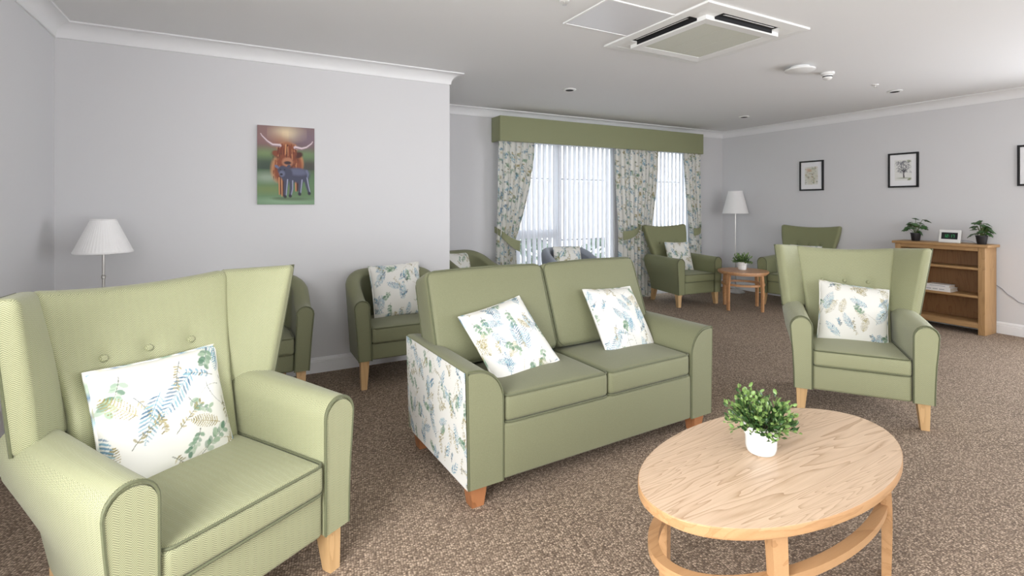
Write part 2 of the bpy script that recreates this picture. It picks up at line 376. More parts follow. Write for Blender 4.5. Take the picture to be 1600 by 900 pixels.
def run(prof, i):
    m = MB(); v = []; k = len(prof)
    for e in (i, (i+1) % len(POLY)):
        for o, z in prof: q = offs(o)[e]; v.append((q.x, q.y, z))
    f = [(j, (j+1) % k, k+(j+1) % k, k+j) for j in range(k)]+[tuple(range(k))[::-1], tuple(range(k, 2*k))]
    return m.add(v, f)
cove = [(0, ZC-.092), (.008, ZC-.092), (.008, ZC-.084)]+[(.088-.078*math.cos(a), ZC-.088+.078*math.sin(a)) for a in [PI/2*i/8 for i in range(9)]]+[(.096, ZC-.010), (.096, ZC), (0, ZC)]
skirt = [(0, 0), (.018, 0), (.018, .082), (.013, .087), (.016, .092), (.014, .103), (.006, .115), (0, .115)]
sides = ['left', 'center', 'return', 'back', 'right', 'front']; says = ['left', 'picture', 'alcove', 'window', 'right-hand', 'camera-side']
for i, (n_, w_) in enumerate(zip(sides, says)):
    o = run(cove, i).build('trim_%d' % (i+1), 'trim', None, True, 30); tag(o, 'white concave cornice along the top of the %s wall' % w_, 'cornice', kind='structure')
    if n_ == 'back':
        for j, (a, b) in enumerate(((XE, W1[0]), (W1[1], W2[0]), (W2[1], XR))):
            m = MB().prism([(YB-x, z) for x, z in skirt], a, b, lambda x, y, z: (y, x, z)); o = m.build('baseboard_back' if j == 0 else 'baseboard_back_%d' % j, 'trim', None, False)
            tag(o, 'white skirting board on the window wall, ' + ['in the alcove', 'between the two windows', 'in the far corner'][j], 'skirting', kind='structure')
    else:
        o = run(skirt, i).build('baseboard_'+n_, 'trim', None, False); tag(o, 'white grooved skirting board along the %s wall' % w_, 'skirting', kind='structure')

# ---- garden windows
def window(name, x0, x1, label, mull, trans):
    y0, y1 = YB+.015, YB+.075; r = empty(name, ((x0+x1)/2, YB+.1, 0)); tag(r, label, 'window', kind='structure')
    def part(n_, lo, hi, mt='frame_w'):
        c = ((x0+x1)/2, YB+.1, 0); o = MB().box([a-b for a, b in zip(lo, c)], [a-b for a, b in zip(hi, c)]).build(n_, mt, r, False); return o
    part('frame_jamb', (x0, y0, 0), (x0+.06, y1, WT)); part('frame_jamb', (x1-.05, y0, 0), (x1, y1, WT)); part('frame_head', (x0+.06, y0, WT-.06), (x1-.05, y1, WT)); part('frame_sill', (x0+.06, y0-.02, 0), (x1-.05, y1+.03, .06))
    xs = [x0+.06]+mull+[x1-.05]
    for q in mull: part('mullion', (q-.04, y0, .06), (q+.04, y1, WT-.06))
    for i in range(len(xs)-1):
        a = xs[i]+(.04 if i else 0); b = xs[i+1]-(.04 if i < len(xs)-2 else 0)
        if trans and i == 0: part('transom', (a, y0, .86), (b, y1, .97))
        if trans and i == 0: part('pane', (a, YB+.043, .06), (b, YB+.049, .86), 'glass'); part('pane', (a, YB+.043, .97), (b, YB+.049, WT-.06), 'glass')
        else: part('pane', (a, YB+.043, .06), (b, YB+.049, WT-.06), 'glass')
    return r
window('window_1', W1[0], W1[1], 'wide white framed garden window behind the tied-back curtains', [3.60], True)
window('window_2', W2[0], W2[1], 'narrow white framed garden window behind the far high-back armchair', [], False)
def blind(x0, x1, label):
    r = empty('vertical_blind', ((x0+x1)/2, YB-.045, 0)); tag(r, label, 'blind')
    MB().box((-(x1-x0)/2, -.02, 2.055), ((x1-x0)/2, .02, 2.09)).build('head_rail', 'white_plastic', r, False)
    n = int((x1-x0)/.074); first = None
    for i in range(n):
        x = -(x1-x0)/2+.04+i*((x1-x0)-.08)/(n-1)
        if first is None:
            m = MB(); k = 5; v = []
            for zz in (.06, 2.055):
                for j in range(k): t = -1+2*j/(k-1); v.append((t*.0435, .004*(1-t*t), zz))
                for j in range(k): t = 1-2*j/(k-1); v.append((t*.0435, .004*(1-t*t)+.0012, zz))
            f = [(j, (j+1) % (2*k), 2*k+(j+1) % (2*k), 2*k+j) for j in range(2*k)]+[tuple(range(2*k))[::-1], tuple(range(2*k, 4*k))]
            first = m.add(v, f).build('slat', 'blind', r, True, 40); o = first
        else: o = first.copy(); C.objects.link(o); o.parent = r
        o.location = (x, 0, 0); o.rotation_euler = (0, 0, math.radians(24+random.uniform(-3, 3)))
blind(W1[0]+.02, W1[1]-.04, 'white vertical slat blind in the wide left window'); blind(W2[0]+.02, W2[1]-.08, 'white vertical slat blind in the narrow right window')

# ---- outside, seen between the slats
struct('ground_outside', boxes(((-4, YB+.2, -.2), (12, 16, -.06))), 'paving', 'pale paved terrace outside the windows', 'terrace')
r = empty('garden_railing', (4, 6.75, -.06)); tag(r, 'dark metal railing on the terrace, glimpsed through the blinds', 'railing')
for z in (.78, 1.75): MB().box((-2.5, -.015, z-.012), (3.5, .015, z+.012)).build('rail', 'fence_dark', r, False)
for x in (-2.2, -.3, 1.6, 3.3): MB().box((x-.02, -.02, 0), (x+.02, .02, 1.78)).build('post', 'fence_dark', r, False)
r = MB().box((-3, 11.5, -.06), (12, 11.8, 1.9)).build('garden_wall', 'render_w', None, False); tag(r, 'pale rendered garden wall beyond the terrace', 'garden wall')
for i, (x, y, s_) in enumerate(((3.2, 7.6, .42), (4.6, 7.8, .5), (6.0, 7.6, .45), (7.4, 7.9, .55))):
    m = MB(); rr = random.Random(i)
    for q in range(420):
        a, b = rr.uniform(0, 2*PI), rr.uniform(-.4, 1.5); R = s_*rr.uniform(.75, 1.05); c = Vector((R*math.cos(a)*math.cos(b), R*math.sin(a)*math.cos(b), .35+R*.75*math.sin(b)))
        u = Vector((rr.uniform(-1, 1), rr.uniform(-1, 1), rr.uniform(-1, 1))).normalized()*.06; w = u.orthogonal().normalized()*.035; m.add([c-u, c+w, c+u, c-w], [(0, 1, 2, 3)])
    b_ = empty('garden_shrub', (x, y, -.06)); f_ = m.build('foliage', 'hedge', b_, False); f_['kind'] = 'stuff'; MB().tube([(0, 0, 0), (0, 0, .4)], .03).build('stem', 'stem', b_)
    tag(b_, 'dark green shrub outside, %s behind the blinds' % ['first from the left', 'second from the left', 'third from the left', 'furthest right'][i], 'shrub', 'garden shrubs')

# ---- pelmet and curtains
m = MB(); px0, px1, py = 2.655, 6.0, 5.2
m.rbox(((px1-px0)/2, .012, .146), .008, (20, 1, 2), lambda x, y, z: ((px0+px1)/2+x, py+.012+y, 2.166+z))
pel = m.build('pelmet', 'pelmet'); tag(pel, 'long moss green upholstered pelmet above the windows', 'pelmet')
for x in (px0+.012, px1-.012): MB().rbox((.012, (YB-py-.03)/2, .146), .008, (1, 2, 2), lambda a, b, c, x=x: (x+a, (py+.026+YB-.004)/2+b, 2.166+c)).build('return_board', 'pelmet', pel)
MB().box((px0+.024, py+.024, 2.296), (px1-.024, YB-.004, 2.31)).build('top_board', 'pelmet', pel, False)
def curtain(name_label, top, tie, bot, ztie, pleats, seed, tb):
    n, k = 26*pleats//2, 150; m = MB(); v = []; f = []; col = []; rr = random.Random(seed); ph = [rr.uniform(-.5, .5) for _ in range(4)]
    zt, zb = 2.05, .02; cw = (top[1]-top[0])*2.2
    for j in range(k+1):
        z = zt+(zb-zt)*j/k
        if z > ztie: t = ((zt-z)/(zt-ztie))**1.7; a = top[0]+(tie[0]-top[0])*t; b = top[1]+(tie[1]-top[1])*t
        else: t = sst(0, 1, (ztie-z)/(ztie-zb))**.8; a = tie[0]+(bot[0]-tie[0])*t; b = tie[1]+(bot[1]-tie[1])*t
        sq = (b-a)/(top[1]-top[0]); amp = .030+.018*(1-sq)
        for i in range(n+1):
            u = i/n; w = 2*PI*pleats*u+.5*math.sin(2*PI*u*2+ph[0])+.35*math.sin(z*3+ph[1]+u*5)
            v.append((a+(b-a)*u+.010*math.sin(2*w), 5.285+amp*math.sin(w)+.008*math.sin(3*w+ph[2]+z*2), z)); col.append((1.35*u*cw+seed*.37, 1.35*z+seed*.21))
    for j in range(k):
        for i in range(n): f.append((j*(n+1)+i, (j+1)*(n+1)+i, (j+1)*(n+1)+i+1, j*(n+1)+i+1))
    col = np.array(col); o = m.add(v, f).build('curtain', 'print', None, True, 0, fern_cols(col[:, 0], col[:, 1])); tag(o, name_label, 'curtain', 'fern print curtains')
    # tieback band: runs from the wall hook round the front of the cloth
    (xa, za), (xb, zb_), w0, w1 = tb; q = MB(); v = []; kk = 14
    for i in range(kk+1):
        t = i/kk; x = xa+(xb-xa)*t; z = za+(zb_-za)*t-.035*math.sin(PI*t); y = 5.215-.012*math.sin(PI*t)+(.12*(1-t)**6 if True else 0); w = w0+(w1-w0)*t
        for dy in (0, .008): v += [(x, y+dy, z-w/2), (x, y+dy, z+w/2)]
    f = []
    for i in range(kk):
        a = 4*i; b = a+4; f += [(a, a+1, b+1, b), (a+2, b+2, b+3, a+3), (a+1, a+3, b+3, b+1), (a, b, b+2, a+2)]
    f += [(0, 2, 3, 1), (4*kk, 4*kk+1, 4*kk+3, 4*kk+2)]
    q.add(v, f).build('tieback', 'pelmet', o, True, 50); return o
curtain('fern print curtain tied to the left of the wide window', (2.68, 3.16), (2.665, 2.90), (2.63, 2.93), .88, 6, 1, ((2.655, .99), (2.93, .79), .07, .13))
curtain('fern print curtain tied on the right side of the wide window', (4.42, 4.83), (4.49, 4.80), (4.49, 4.80), .92, 5, 2, ((4.86, 1.0), (4.50, .87), .07, .12))
curtain('fern print curtain hanging between the windows beside the far armchair', (4.83, 5.17), (4.81, 5.04), (4.81, 5.10), .92, 5, 3, ((4.80, 1.0), (5.07, .90), .07, .11))
curtain('fern print curtain in the corner, right of the narrow window', (5.70, 6.0), (5.84, 6.02), (5.82, 6.02), .92, 4, 4, ((6.03, .98), (5.82, .89), .07, .11))

# ------------------------------------------------------------------ seating
def pipe_rect(half, r, y, fn, n=6, corner=5):
    """rounded rectangle in local x,z at depth y mapped by fn"""
    hx, hz = half; P = []
    for cx, cz, a0 in ((hx-r, hz-r, 0), (-hx+r, hz-r, PI/2), (-hx+r, -hz+r, PI), (hx-r, -hz+r, 1.5*PI)):
        for i in range(corner+1): a = a0+PI/2*i/corner; P.append((cx+r*math.cos(a), cz+r*math.sin(a)))
    Q = []
    for i in range(len(P)):
        a, b = P[i], P[(i+1) % len(P)]; L = math.hypot(b[0]-a[0], b[1]-a[1]); k = max(1, int(L/.04))
        for j in range(k): Q.append((a[0]+(b[0]-a[0])*j/k, a[1]+(b[1]-a[1])*j/k))
    return [fn(x, y, z) for x, z in Q]
def legs(root, pts, h, top, bot, mt, splay=.015):
    for x, y in pts:
        sx = 1 if x > 0 else -1; sy = 1 if y > 0 else -1
        MB().frustum((x, y+sy*(splay if sy > 0 else 0), 0), (bot, bot), (x-sx*.006, y-sy*.012, h), (top, top)).build('leg', mt, root, False)
ARM = [(.252, .157), (.252, .535)]+[(.3115-.0595*math.cos(a), .545+.063*math.sin(a)) for a in [PI*i/12 for i in range(13)]]+[(.366, .47), (.358, .38), (.353, .28), (.350, .157)]
def arm_profile(s, k=1.0, cx=.305, cz=.37): return [(s*(cx+(x-cx)*k), cz+(z-cz)*(k if z > .2 else 1)) for x, z in ARM]
def y_seam(z): return .173+(z-.619)*.2585
def chair_base(root, fab, wing=True):
    for s in (-1, 1):
        def fl(x, y, z, s=s):
            t = (y+.335)/.6; out = abs(x) > .312
            return (x+s*((.022*math.sin(PI*min(1, t*1.0)*.75)*sst(.25, .5, z)-.085*t*(1-sst(.157, .56, z))) if out else 0), y, z+.012*sst(.1, 1, t)*sst(.45, .6, z))
        a = MB().prism(arm_profile(s), -.335, .27, fl, 12).build('arm', fab, root, True, 50)
        MB().prism(arm_profile(s, .94), -.345, -.333).build('arm_front_panel', fab, a, True, 50)
        MB().tube([(x, -.343, z) for x, z in arm_profile(s, .985)], .0048).build('piping', 'pipe', a)
    MB().rbox((.25, .30, .078), .018, (6, 5, 2), lambda x, y, z: (x, y-.035, .232+z+(.0 if z > 0 else .012*(x/.25)**2*0))).build('seat_rail', fab, root)
    def sf(x, y, z): return (x, y-.085, .353+z+(.016*(1-(x/.25)**2)*(1-((y)/.262)**2) if z > 0 else 0))
    c = MB().rbox((.247, .262, .05), .022, (10, 10, 2), sf).build('seat_cushion', fab, root)
    for z_ in (.047, -.046):
        MB().tube(pipe_rect((.246, .261), .03, z_, lambda x, y, z: sf(x, z, y)), .0042, 6, True).build('piping', 'pipe', c)
    zt = 1.002; hw0, hw1 = (.246, .302) if wing else (.262, .366)
    def bf(x, y, z):
        t = (z+.425)/.85; s_ = x/.3; zz = .16+t*(zt-.16); w = hw0+(hw1-hw0)*sst(.42, 1.02, zz)*1.0 if not wing else hw0+(hw1-hw0)*max(0, (zz-.619)/(zt-.619))
        zz += (.022 if wing else .03)*(s_*s_-1)*sst(.8, 1, t)+(.012 if not wing else 0)*sst(.8, 1, t)
        yf = y_seam(max(zz, .40))+.032*(1-s_*s_)*sst(.35, .7, zz)-(.0 if wing else .022*sst(.6, 1, zz)*0)
        if y < 0:
            for bx in (-.136, 0, .136): yf += .022*math.exp(-(((s_*w-bx)/.026)**2+((zz-.765)/.030)**2))
            yf -= .012*math.exp(-((zz-.60)/.12)**2)
        return (s_*w, yf+.048+y+(0 if y < 0 else -.02*sst(.8, 1, t)), zz)
    b = MB().rbox((.3, .048, .425), .03, (28, 1, 34), bf).build('backrest', fab, root)
    for bx in (-.136, 0, .136):
        yb = y_seam(.765)+.032*(1-(bx/.27)**2)
        MB().lathe([(0, .010), (.008, .009), (.0125, .004), (.013, -.004)], 14, (0, 0, 0)).build('button', fab, b).matrix_basis = Matrix.Translation((bx, yb+.012, .765)) @ Matrix.Rotation(PI/2-.25, 4, 'X')
    if wing:
        for s in (-1, 1):
            Sb, St, Fb, Ft = Vector((.218, .225, .575)), Vector((.272, .325, .998)), Vector((.348, .094, .578)), Vector((.402, .040, 1.022))
            nrm = Vector((.86, .50, 0))
            def wf(x, y, z):
                u, v = x+.5, z+.5; p = (Sb*(1-u)+Fb*u)*(1-v)+(St*(1-u)+Ft*u)*v
                p = p+nrm*(y*1.0+.028)-nrm*(.012*math.sin(PI*min(1, max(0, u)))*math.sin(PI*v) if y < 0 else 0)
                return (s*p.x, p.y, p.z)
            # rounding in metres: box of unit size squeezed by the mapping
            def wf2(x, y, z): return wf(x/.30, y, z/.44)
            w = MB().rbox((.15, .030, .22), .022, (8, 1, 12), wf2).build('wing', fab, root)
            MB().tube([wf(.47, .027, -.49+.98*i/14) for i in range(15)]+[wf(.47-.97*i/8, .027, .485) for i in range(1, 9)], .0048).build('piping', 'pipe', w)
    legs(root, [(.312, -.300), (-.312, -.300), (.24, .25), (-.24, .25)], .162, .031, .020, 'beech')
    return root
def fix_faces():  # mirrored parts: make every closed shell face outwards
    import bmesh
    done = set()
    for o in bpy.data.objects:
        if o.type == 'MESH' and o.data.name not in done and len(o.data.polygons) > 5:
            done.add(o.data.name); bm = bmesh.new(); bm.from_mesh(o.data)
            if all(e.is_manifold for e in bm.edges): bmesh.ops.recalc_face_normals(bm, faces=bm.faces); bm.to_mesh(o.data)
            bm.free()
wc = chair_base(empty('wing_armchair'), 'herr', True)
wc.location = (-.139, 1.967, 0); wc.rotation_euler = (0, 0, .556); wc.scale = (1.0136,)*3
tag(wc, 'large green herringbone wing armchair in the left foreground', 'armchair', 'winged armchairs')
wc2 = copy_tree(wc); wc2.location = (3.499, 1.849, 0); wc2.rotation_euler = (0, 0, -.937); wc2.scale = (.986,)*3
wc2['label'] = 'green wing armchair standing behind the oval coffee table on the right'
hb = chair_base(empty('high_back_armchair'), 'weave_far', False); hb.location = (5.17, 4.86, 0); hb.rotation_euler = (0, 0, -.064)
tag(hb, 'green high-back armchair in front of the narrow window', 'armchair', 'high-back armchairs')
hb2 = copy_tree(hb); hb2.location = (6.31, 3.95, 0); hb2.rotation_euler = (0, 0, -1.425); hb2['label'] = 'green high-back armchair against the right wall, partly hidden by the wing armchair'

def tub(fab, pipe):
    root = empty('tub_chair'); n = 40; W_, D = .285, .225; path = []
    ln = .30; arc = PI*.5*(W_+D); tot = 2*ln+arc
    for i in range(n+1):
        s = tot*i/n
        if s < ln: path.append((-W_, -.28+s, (-1, 0)))
        elif s > ln+arc: path.append((W_, -.28+(tot-s), (1, 0)))
        else:
            a = PI-(s-ln)/arc*PI; c, q = math.cos(a), math.sin(a); nv = Vector((c/W_, q/D)).normalized(); path.append((W_*c, .02+D*q, (nv.x, nv.y)))
    v = []; f = []; k = 0
    for i, (x, y, nn) in enumerate(path):
        rim = .618+.165*sst(-.22, .20, y); prof = [(-.048, .20), (-.048, rim-.06)]+[(-.052*math.cos(a), rim-.052+.052*math.sin(a)) for a in [PI*j/8 for j in range(9)]]+[(.050, rim-.1), (.046, .40), (.040, .20)]
        k = len(prof)
        for o, z in prof:
            fl = .02*sst(.2, .7, z); v.append((x+nn[0]*(o+fl), y+nn[1]*(o+fl), z))
    for i in range(n):
        for j in range(k): f.append((i*k+j, i*k+(j+1) % k, (i+1)*k+(j+1) % k, (i+1)*k+j))
    f += [tuple(range(k))[::-1], tuple(n*k+j for j in range(k))]
    sh = MB().add(v, f).build('tub_shell', fab, root, True, 50)
    for e in (0, n):
        MB().tube([(v[e*k+j][0], v[e*k+j][1]-.003, v[e*k+j][2]) for j in range(k)], .0045).build('piping', pipe, sh)
    MB().rbox((.238, .235, .058), .015, (4, 4, 2), lambda x, y, z: (x, y-.035, .258+z)).build('seat_rail', fab, root)
    def sf(x, y, z): return (x*(1-.12*sst(0, .2, y)), y-.06, .370+z+(.014*(1-(x/.24)**2)*(1-(y/.24)**2) if z > 0 else 0))
    c = MB().rbox((.236, .235, .055), .022, (8, 8, 2), sf).build('seat_cushion', fab, root)
    MB().tube(pipe_rect((.235, .234), .03, .052, lambda x, y, z: sf(x, z, y)), .0042, 6, True).build('piping', pipe, c)
    legs(root, [(.285, -.245), (-.285, -.245), (.2, .16), (-.2, .16)], .205, .030, .019, 'beech')
    return root
t1 = tub('weave', 'pipe'); t1.location = (1.055, 3.83, 0); tag(t1, 'green tub chair against the picture wall, behind the sofa end', 'armchair', 'tub chairs')
t2 = copy_tree(t1); t2.location = (.085, 3.82, 0); t2['label'] = 'green tub chair against the picture wall, hidden behind the left wing armchair'
t3 = copy_tree(t1); t3.location = (2.15, 4.92, 0); t3.rotation_euler = (0, 0, math.radians(30)); t3['label'] = 'dark green tub chair in the alcove just past the wall corner'
t4 = tub('glare_weave', 'glare_pipe'); t4.location = (3.36, 4.78, 0); t4.rotation_euler = (0, 0, .12); tag(t4, 'green tub chair before the wide window, blue glare painted into its cloth', 'armchair', 'tub chairs')

def sofa():
    root = empty('two_seat_sofa', (1.58, 2.298, 0), .05)
    prof = [(.600, .103), (.600, .44)]+[(.735-.135*math.cos(a), .455+.137*math.sin(a)) for a in [PI/2*i/9 for i in range(10)]]+[(.764, .592), (.771, .585), (.762, .103)]
    for s in (-1, 1):
        a = MB().prism([(s*x, z) for x, z in prof], -.339, .375, None, 8).build('arm', 'weave', root, True, 50)
        MB().prism([(s*(.684+(x-.684)*.95), .11+(z-.11)*.98) for x, z in prof], -.347, -.337).build('arm_front_panel', 'weave', a, True, 50)
        MB().tube([(s*x, -.343, z) for x, z in prof], .0042).build('piping', 'pipe', a)
        n, k = 150, 110; v = []; f = []; col = []
        for j in range(k+1):
            for i in range(n+1):
                y = -.336+.708*i/n; z = .100+.487*j/k; cut = max(0, y-.30)
                z2 = z+(.10*(cut/.072)**2*(1-j/k)); x = .7655+(z-.1)/.49*.0115+.004*math.sin(PI*i/n)*math.sin(PI*j/k)
                v.append((s*x, y, z2)); col.append((.13+1.45*i/n*.708+.3*s, .1-1.45*z))
        for j in range(k):
            for i in range(n):
                q = (j*(n+1)+i, j*(n+1)+i+1, (j+1)*(n+1)+i+1, (j+1)*(n+1)+i); f.append(q if s > 0 else q[::-1])
        col = np.array(col); p = MB().add(v, f).build('side_panel', 'print', a, True, 0, fern_cols(col[:, 0], col[:, 1])); p['label'] = 'white fern print side panel'
    MB().rbox((.60, .335, .12), .016, (14, 6, 3), lambda x, y, z: (x, y-.008, .223+z)).build('front_rail', 'weave', root)
    MB().rbox((.69, .07, .34), .04, (10, 2, 6), lambda x, y, z: (x, .31+y+.05*(z+.34), .45+z)).build('back_frame', 'weave', root)
    for s in (-1, 1):
        def sf(x, y, z, s=s):
            return (s*.2955+x, y-.098, .403+z+((.018 if z > 0 else 0)*(1-(x/.294)**2)*(1-(y/.25)**2)))
        c = MB().rbox((.2925, .248, .06), .026, (12, 10, 2), sf).build('seat_cushion', 'weave', root)
        for z_ in (.056, -.056): MB().tube(pipe_rect((.2915, .247), .03, z_, lambda x, y, z: sf(x, z, y)), .0042, 6, True).build('piping', 'pipe', c)
        def bf(x, y, z, s=s):
            t = (z+.245)/.49; zz = .455+t*.452+(.008*(1-(x/.355)**2) if z > .2 else 0); xo = x*s
            # outer edge spreads over the arm above arm level, inner edge meets its neighbour
            w = .361; c_ = .363
            bul = .030*(1-(x/.36)**2)*(1-(z/.25)**2)
            return (s*(c_+xo/.355*w), .066+.381*(zz-.463)+.085+y+(-bul if y < 0 else bul), zz-.38*y)
        b = MB().rbox((.355, .085, .245), .030, (14, 2, 14), bf).build('back_cushion', 'weave', root)
        for y_ in (-.078, .078): MB().tube(pipe_rect((.349, .240), .045, y_, bf), .0042, 6, True).build('piping', 'pipe', b)
    for x, y in ((.70, -.275), (-.70, -.275), (.70, .33), (-.70, .33)):
        MB().frustum((x, y, 0), (.028, .028), (x, y, .106), (.040, .040)).build('leg', 'redwood', root, False)
    tag(root, 'two-seat green sofa with white fern print side panels', 'sofa'); return root
sofa()

# ------------------------------------------------------------------ scatter cushions
def cushion_mesh(n, S_, u0, v0, seed, k=1.0):
    v = []; f = []; col = []; rr = np.random.default_rng(seed); T_ = .055; p1, p2, p3 = rr.uniform(0, 6, 3)
    for side in (-1, 1):
        for j in range(n+1):
            for i in range(n+1):
                a = -1+2*i/n; b = -1+2*j/n
                x = a*(1-.045*(1-b*b)**1.0*abs(a)**3)*S_/2; z = b*(1-.045*(1-a*a)*abs(b)**3)*S_/2
                th = T_*(max(0, 1-a**4)*max(0, 1-b**4))**.6*(1+.05*math.sin(3*a+p1)*math.sin(2.5*b+p2)); th += .0025*math.sin(9*a+4*b+p3)*(1-a*a)*(1-b*b)
                v.append((x, side*max(th, 0), z)); col.append((u0+x*k, v0-z*k) if side < 0 else (u0+.5-x*k, v0-z*k))
    N1 = (n+1)*(n+1)
    for j in range(n):
        for i in range(n):
            q = (j*(n+1)+i, j*(n+1)+i+1, (j+1)*(n+1)+i+1, (j+1)*(n+1)+i); f.append(q); f.append(tuple(N1+k for k in q[::-1]))
    col = np.array(col); return v, f, fern_cols(col[:, 0], col[:, 1])
def cushion(label, loc, eul, size=.42, n=80, u0=.2, v0=.3, seed=0, sq=1.0):
    v, f, col = cushion_mesh(n, size, u0, v0, seed, 1.0 if n > 150 else 1.2); o = MB().add(v, f).build('scatter_cushion', 'print', None, True, 0, col)
    o.location = loc; o.rotation_euler = eul; o.scale = (1, 1, sq); tag(o, label, 'cushion', 'fern print cushions')
    P = []
    for a, b in [(-1+2*i/20, -1) for i in range(20)]+[(1, -1+2*i/20) for i in range(20)]+[(1-2*i/20, 1) for i in range(20)]+[(-1, 1-2*i/20) for i in range(20)]:
        P.append((a*(1-.045*(1-b*b)*abs(a)**3)*size/2, 0, b*(1-.045*(1-a*a)*abs(b)**3)*size/2))
    m = MB().tube(P, .0055, 6, True); pc = np.array([(u0+p[0]*1.5+.1, v0+p[2]*1.5) for p in m.v]); m.build('piping', 'print', o, True, 0, fern_cols(pc[:, 0], pc[:, 1]))
    return o
cushion('fern print cushion on the left foreground wing armchair', (-.216, 2.082, .567), (-.36, .03, .62), .42, 190, .62, .42, 1, .93)
cushion('fern print cushion on the wing armchair behind the coffee table', (3.562, 1.872, .556), (-.36, .12, -.84), .40, 130, .15, .75, 2)
cushion('fern print cushion leaning at the left end of the sofa', (1.212, 2.268, .600), (-.72, -.15, .20), .40, 130, .35, .12, 3)
cushion('fern print cushion leaning at the right end of the sofa', (1.985, 2.332, .600), (-.567, .05, .137), .41, 130, .80, .20, 4)
cushion('fern print cushion on the tub chair against the picture wall', (1.095, 3.90, .615), (-.281, -.03, .10), .41, 80, .50, .85, 5)
cushion('fern print cushion on the armchair before the narrow window', (5.19, 4.90, .585), (-.303, .02, -.089), .40, 60, .05, .5, 6)
cushion('cushion just showing behind the right wing armchair, on the wall-side armchair', (6.36, 3.93, .575), (-.30, .0, -1.425), .38, 50, .4, .4, 7)
cushion('fern print cushion in the alcove tub chair', (2.085, 5.03, .575), (-.25, .05, .52), .38, 60, .7, .7, 8)
cushion('fern print cushion on the glare-tinted tub chair by the window', (3.36, 4.84, .595), (-.22, .03, .12), .41, 60, .25, .6, 9)

# ------------------------------------------------------------------ tables
def table(name, label, loc, rz, a, b, zt, ra, rb, zr, lp, mt, mf, thick, leg):
    r = empty(name, loc, rz); tag(r, label, 'table')
    MB().lathe([(0, zt-thick), (.985, zt-thick), (1, zt-thick+.004), (1, zt-.003), (.997, zt-.0008), (.9, zt-.0008), (0, zt-.0008)], 96, (0, 0, 0), (a, b)).build('edge_band', mf, r, True, 30)
    MB().lathe([(0, zt-.003), (.994, zt-.003), (.994, zt), (0, zt)], 96, (0, 0, 0), (a, b)).build('tabletop', mt, r, True, 30)
    # apron ring under the top
    def ring(name_, x, y, w, z0, z1):
        v = []; f = []; n = 96
        for k in range(n):
            t = 2*PI*k/n; c, s_ = math.cos(t), math.sin(t)
            for q, z in ((0, z0), (0, z1), (w, z1), (w, z0)): v.append(((x-q)*c, (y-q)*s_, z))
        for k in range(n):
            e = (k+1) % n
            for q in range(4): f.append((4*k+q, 4*e+q, 4*e+(q+1) % 4, 4*k+(q+1) % 4))
        MB().add(v, f).build(name_, mf, r, True, 30)
    ring('apron', a*.955, b*.93, .022, zt-thick-.014, zt-thick); ring('stretcher_ring', ra, rb, .034, zr-.024, zr)
    for x, y in lp:
        d = Vector((x/a**2, y/b**2)).normalized(); P = []
        m = MB(); v = []; f = []; ks = 8
        for i in range(ks+1):
            t = i/ks; z = (zt-thick)*(1-t); o = .012*math.sin(PI*t)-.0+.030*max(0, t-.5)**1.5; w = leg*(1-.25*t); cx, cy = x+d.x*(o-.012), y+d.y*(o-.012); tx, ty = -d.y, d.x
            for p, q in ((-1, -1), (1, -1), (1, 1), (-1, 1)): v.append((cx+tx*w*p+d.x*w*q*.75, cy+ty*w*p+d.y*w*q*.75, z))
        for i in range(ks):
            for q in range(4): f.append((4*i+q, 4*i+(q+1) % 4, 4*i+4+(q+1) % 4, 4*i+4+q))
        f += [(0, 3, 2, 1), tuple(4*ks+q for q in range(4))]
        m.add(v, f).build('leg', mf, r, True, 50)
    return r
table('oval_coffee_table', 'oval oak coffee table with a ring stretcher in the right foreground', (1.632, 1.106, 0), math.radians(3.7), .5885, .2994, .42, .565, .252, .25,
      [(.33, .2), (.33, -.2), (-.33, .2), (-.33, -.2)], 'oak_top', 'oak_frame', .032, .024)
table('round_side_table', 'small round wooden side table between the two far armchairs', (5.50, 4.165, 0), math.radians(45), 0.29, 0.29, .47, .248, .248, .32,
      [(.19, .19), (.19, -.19), (-.19, .19), (-.19, -.19)], 'table_far', 'table_far', .026, .020)

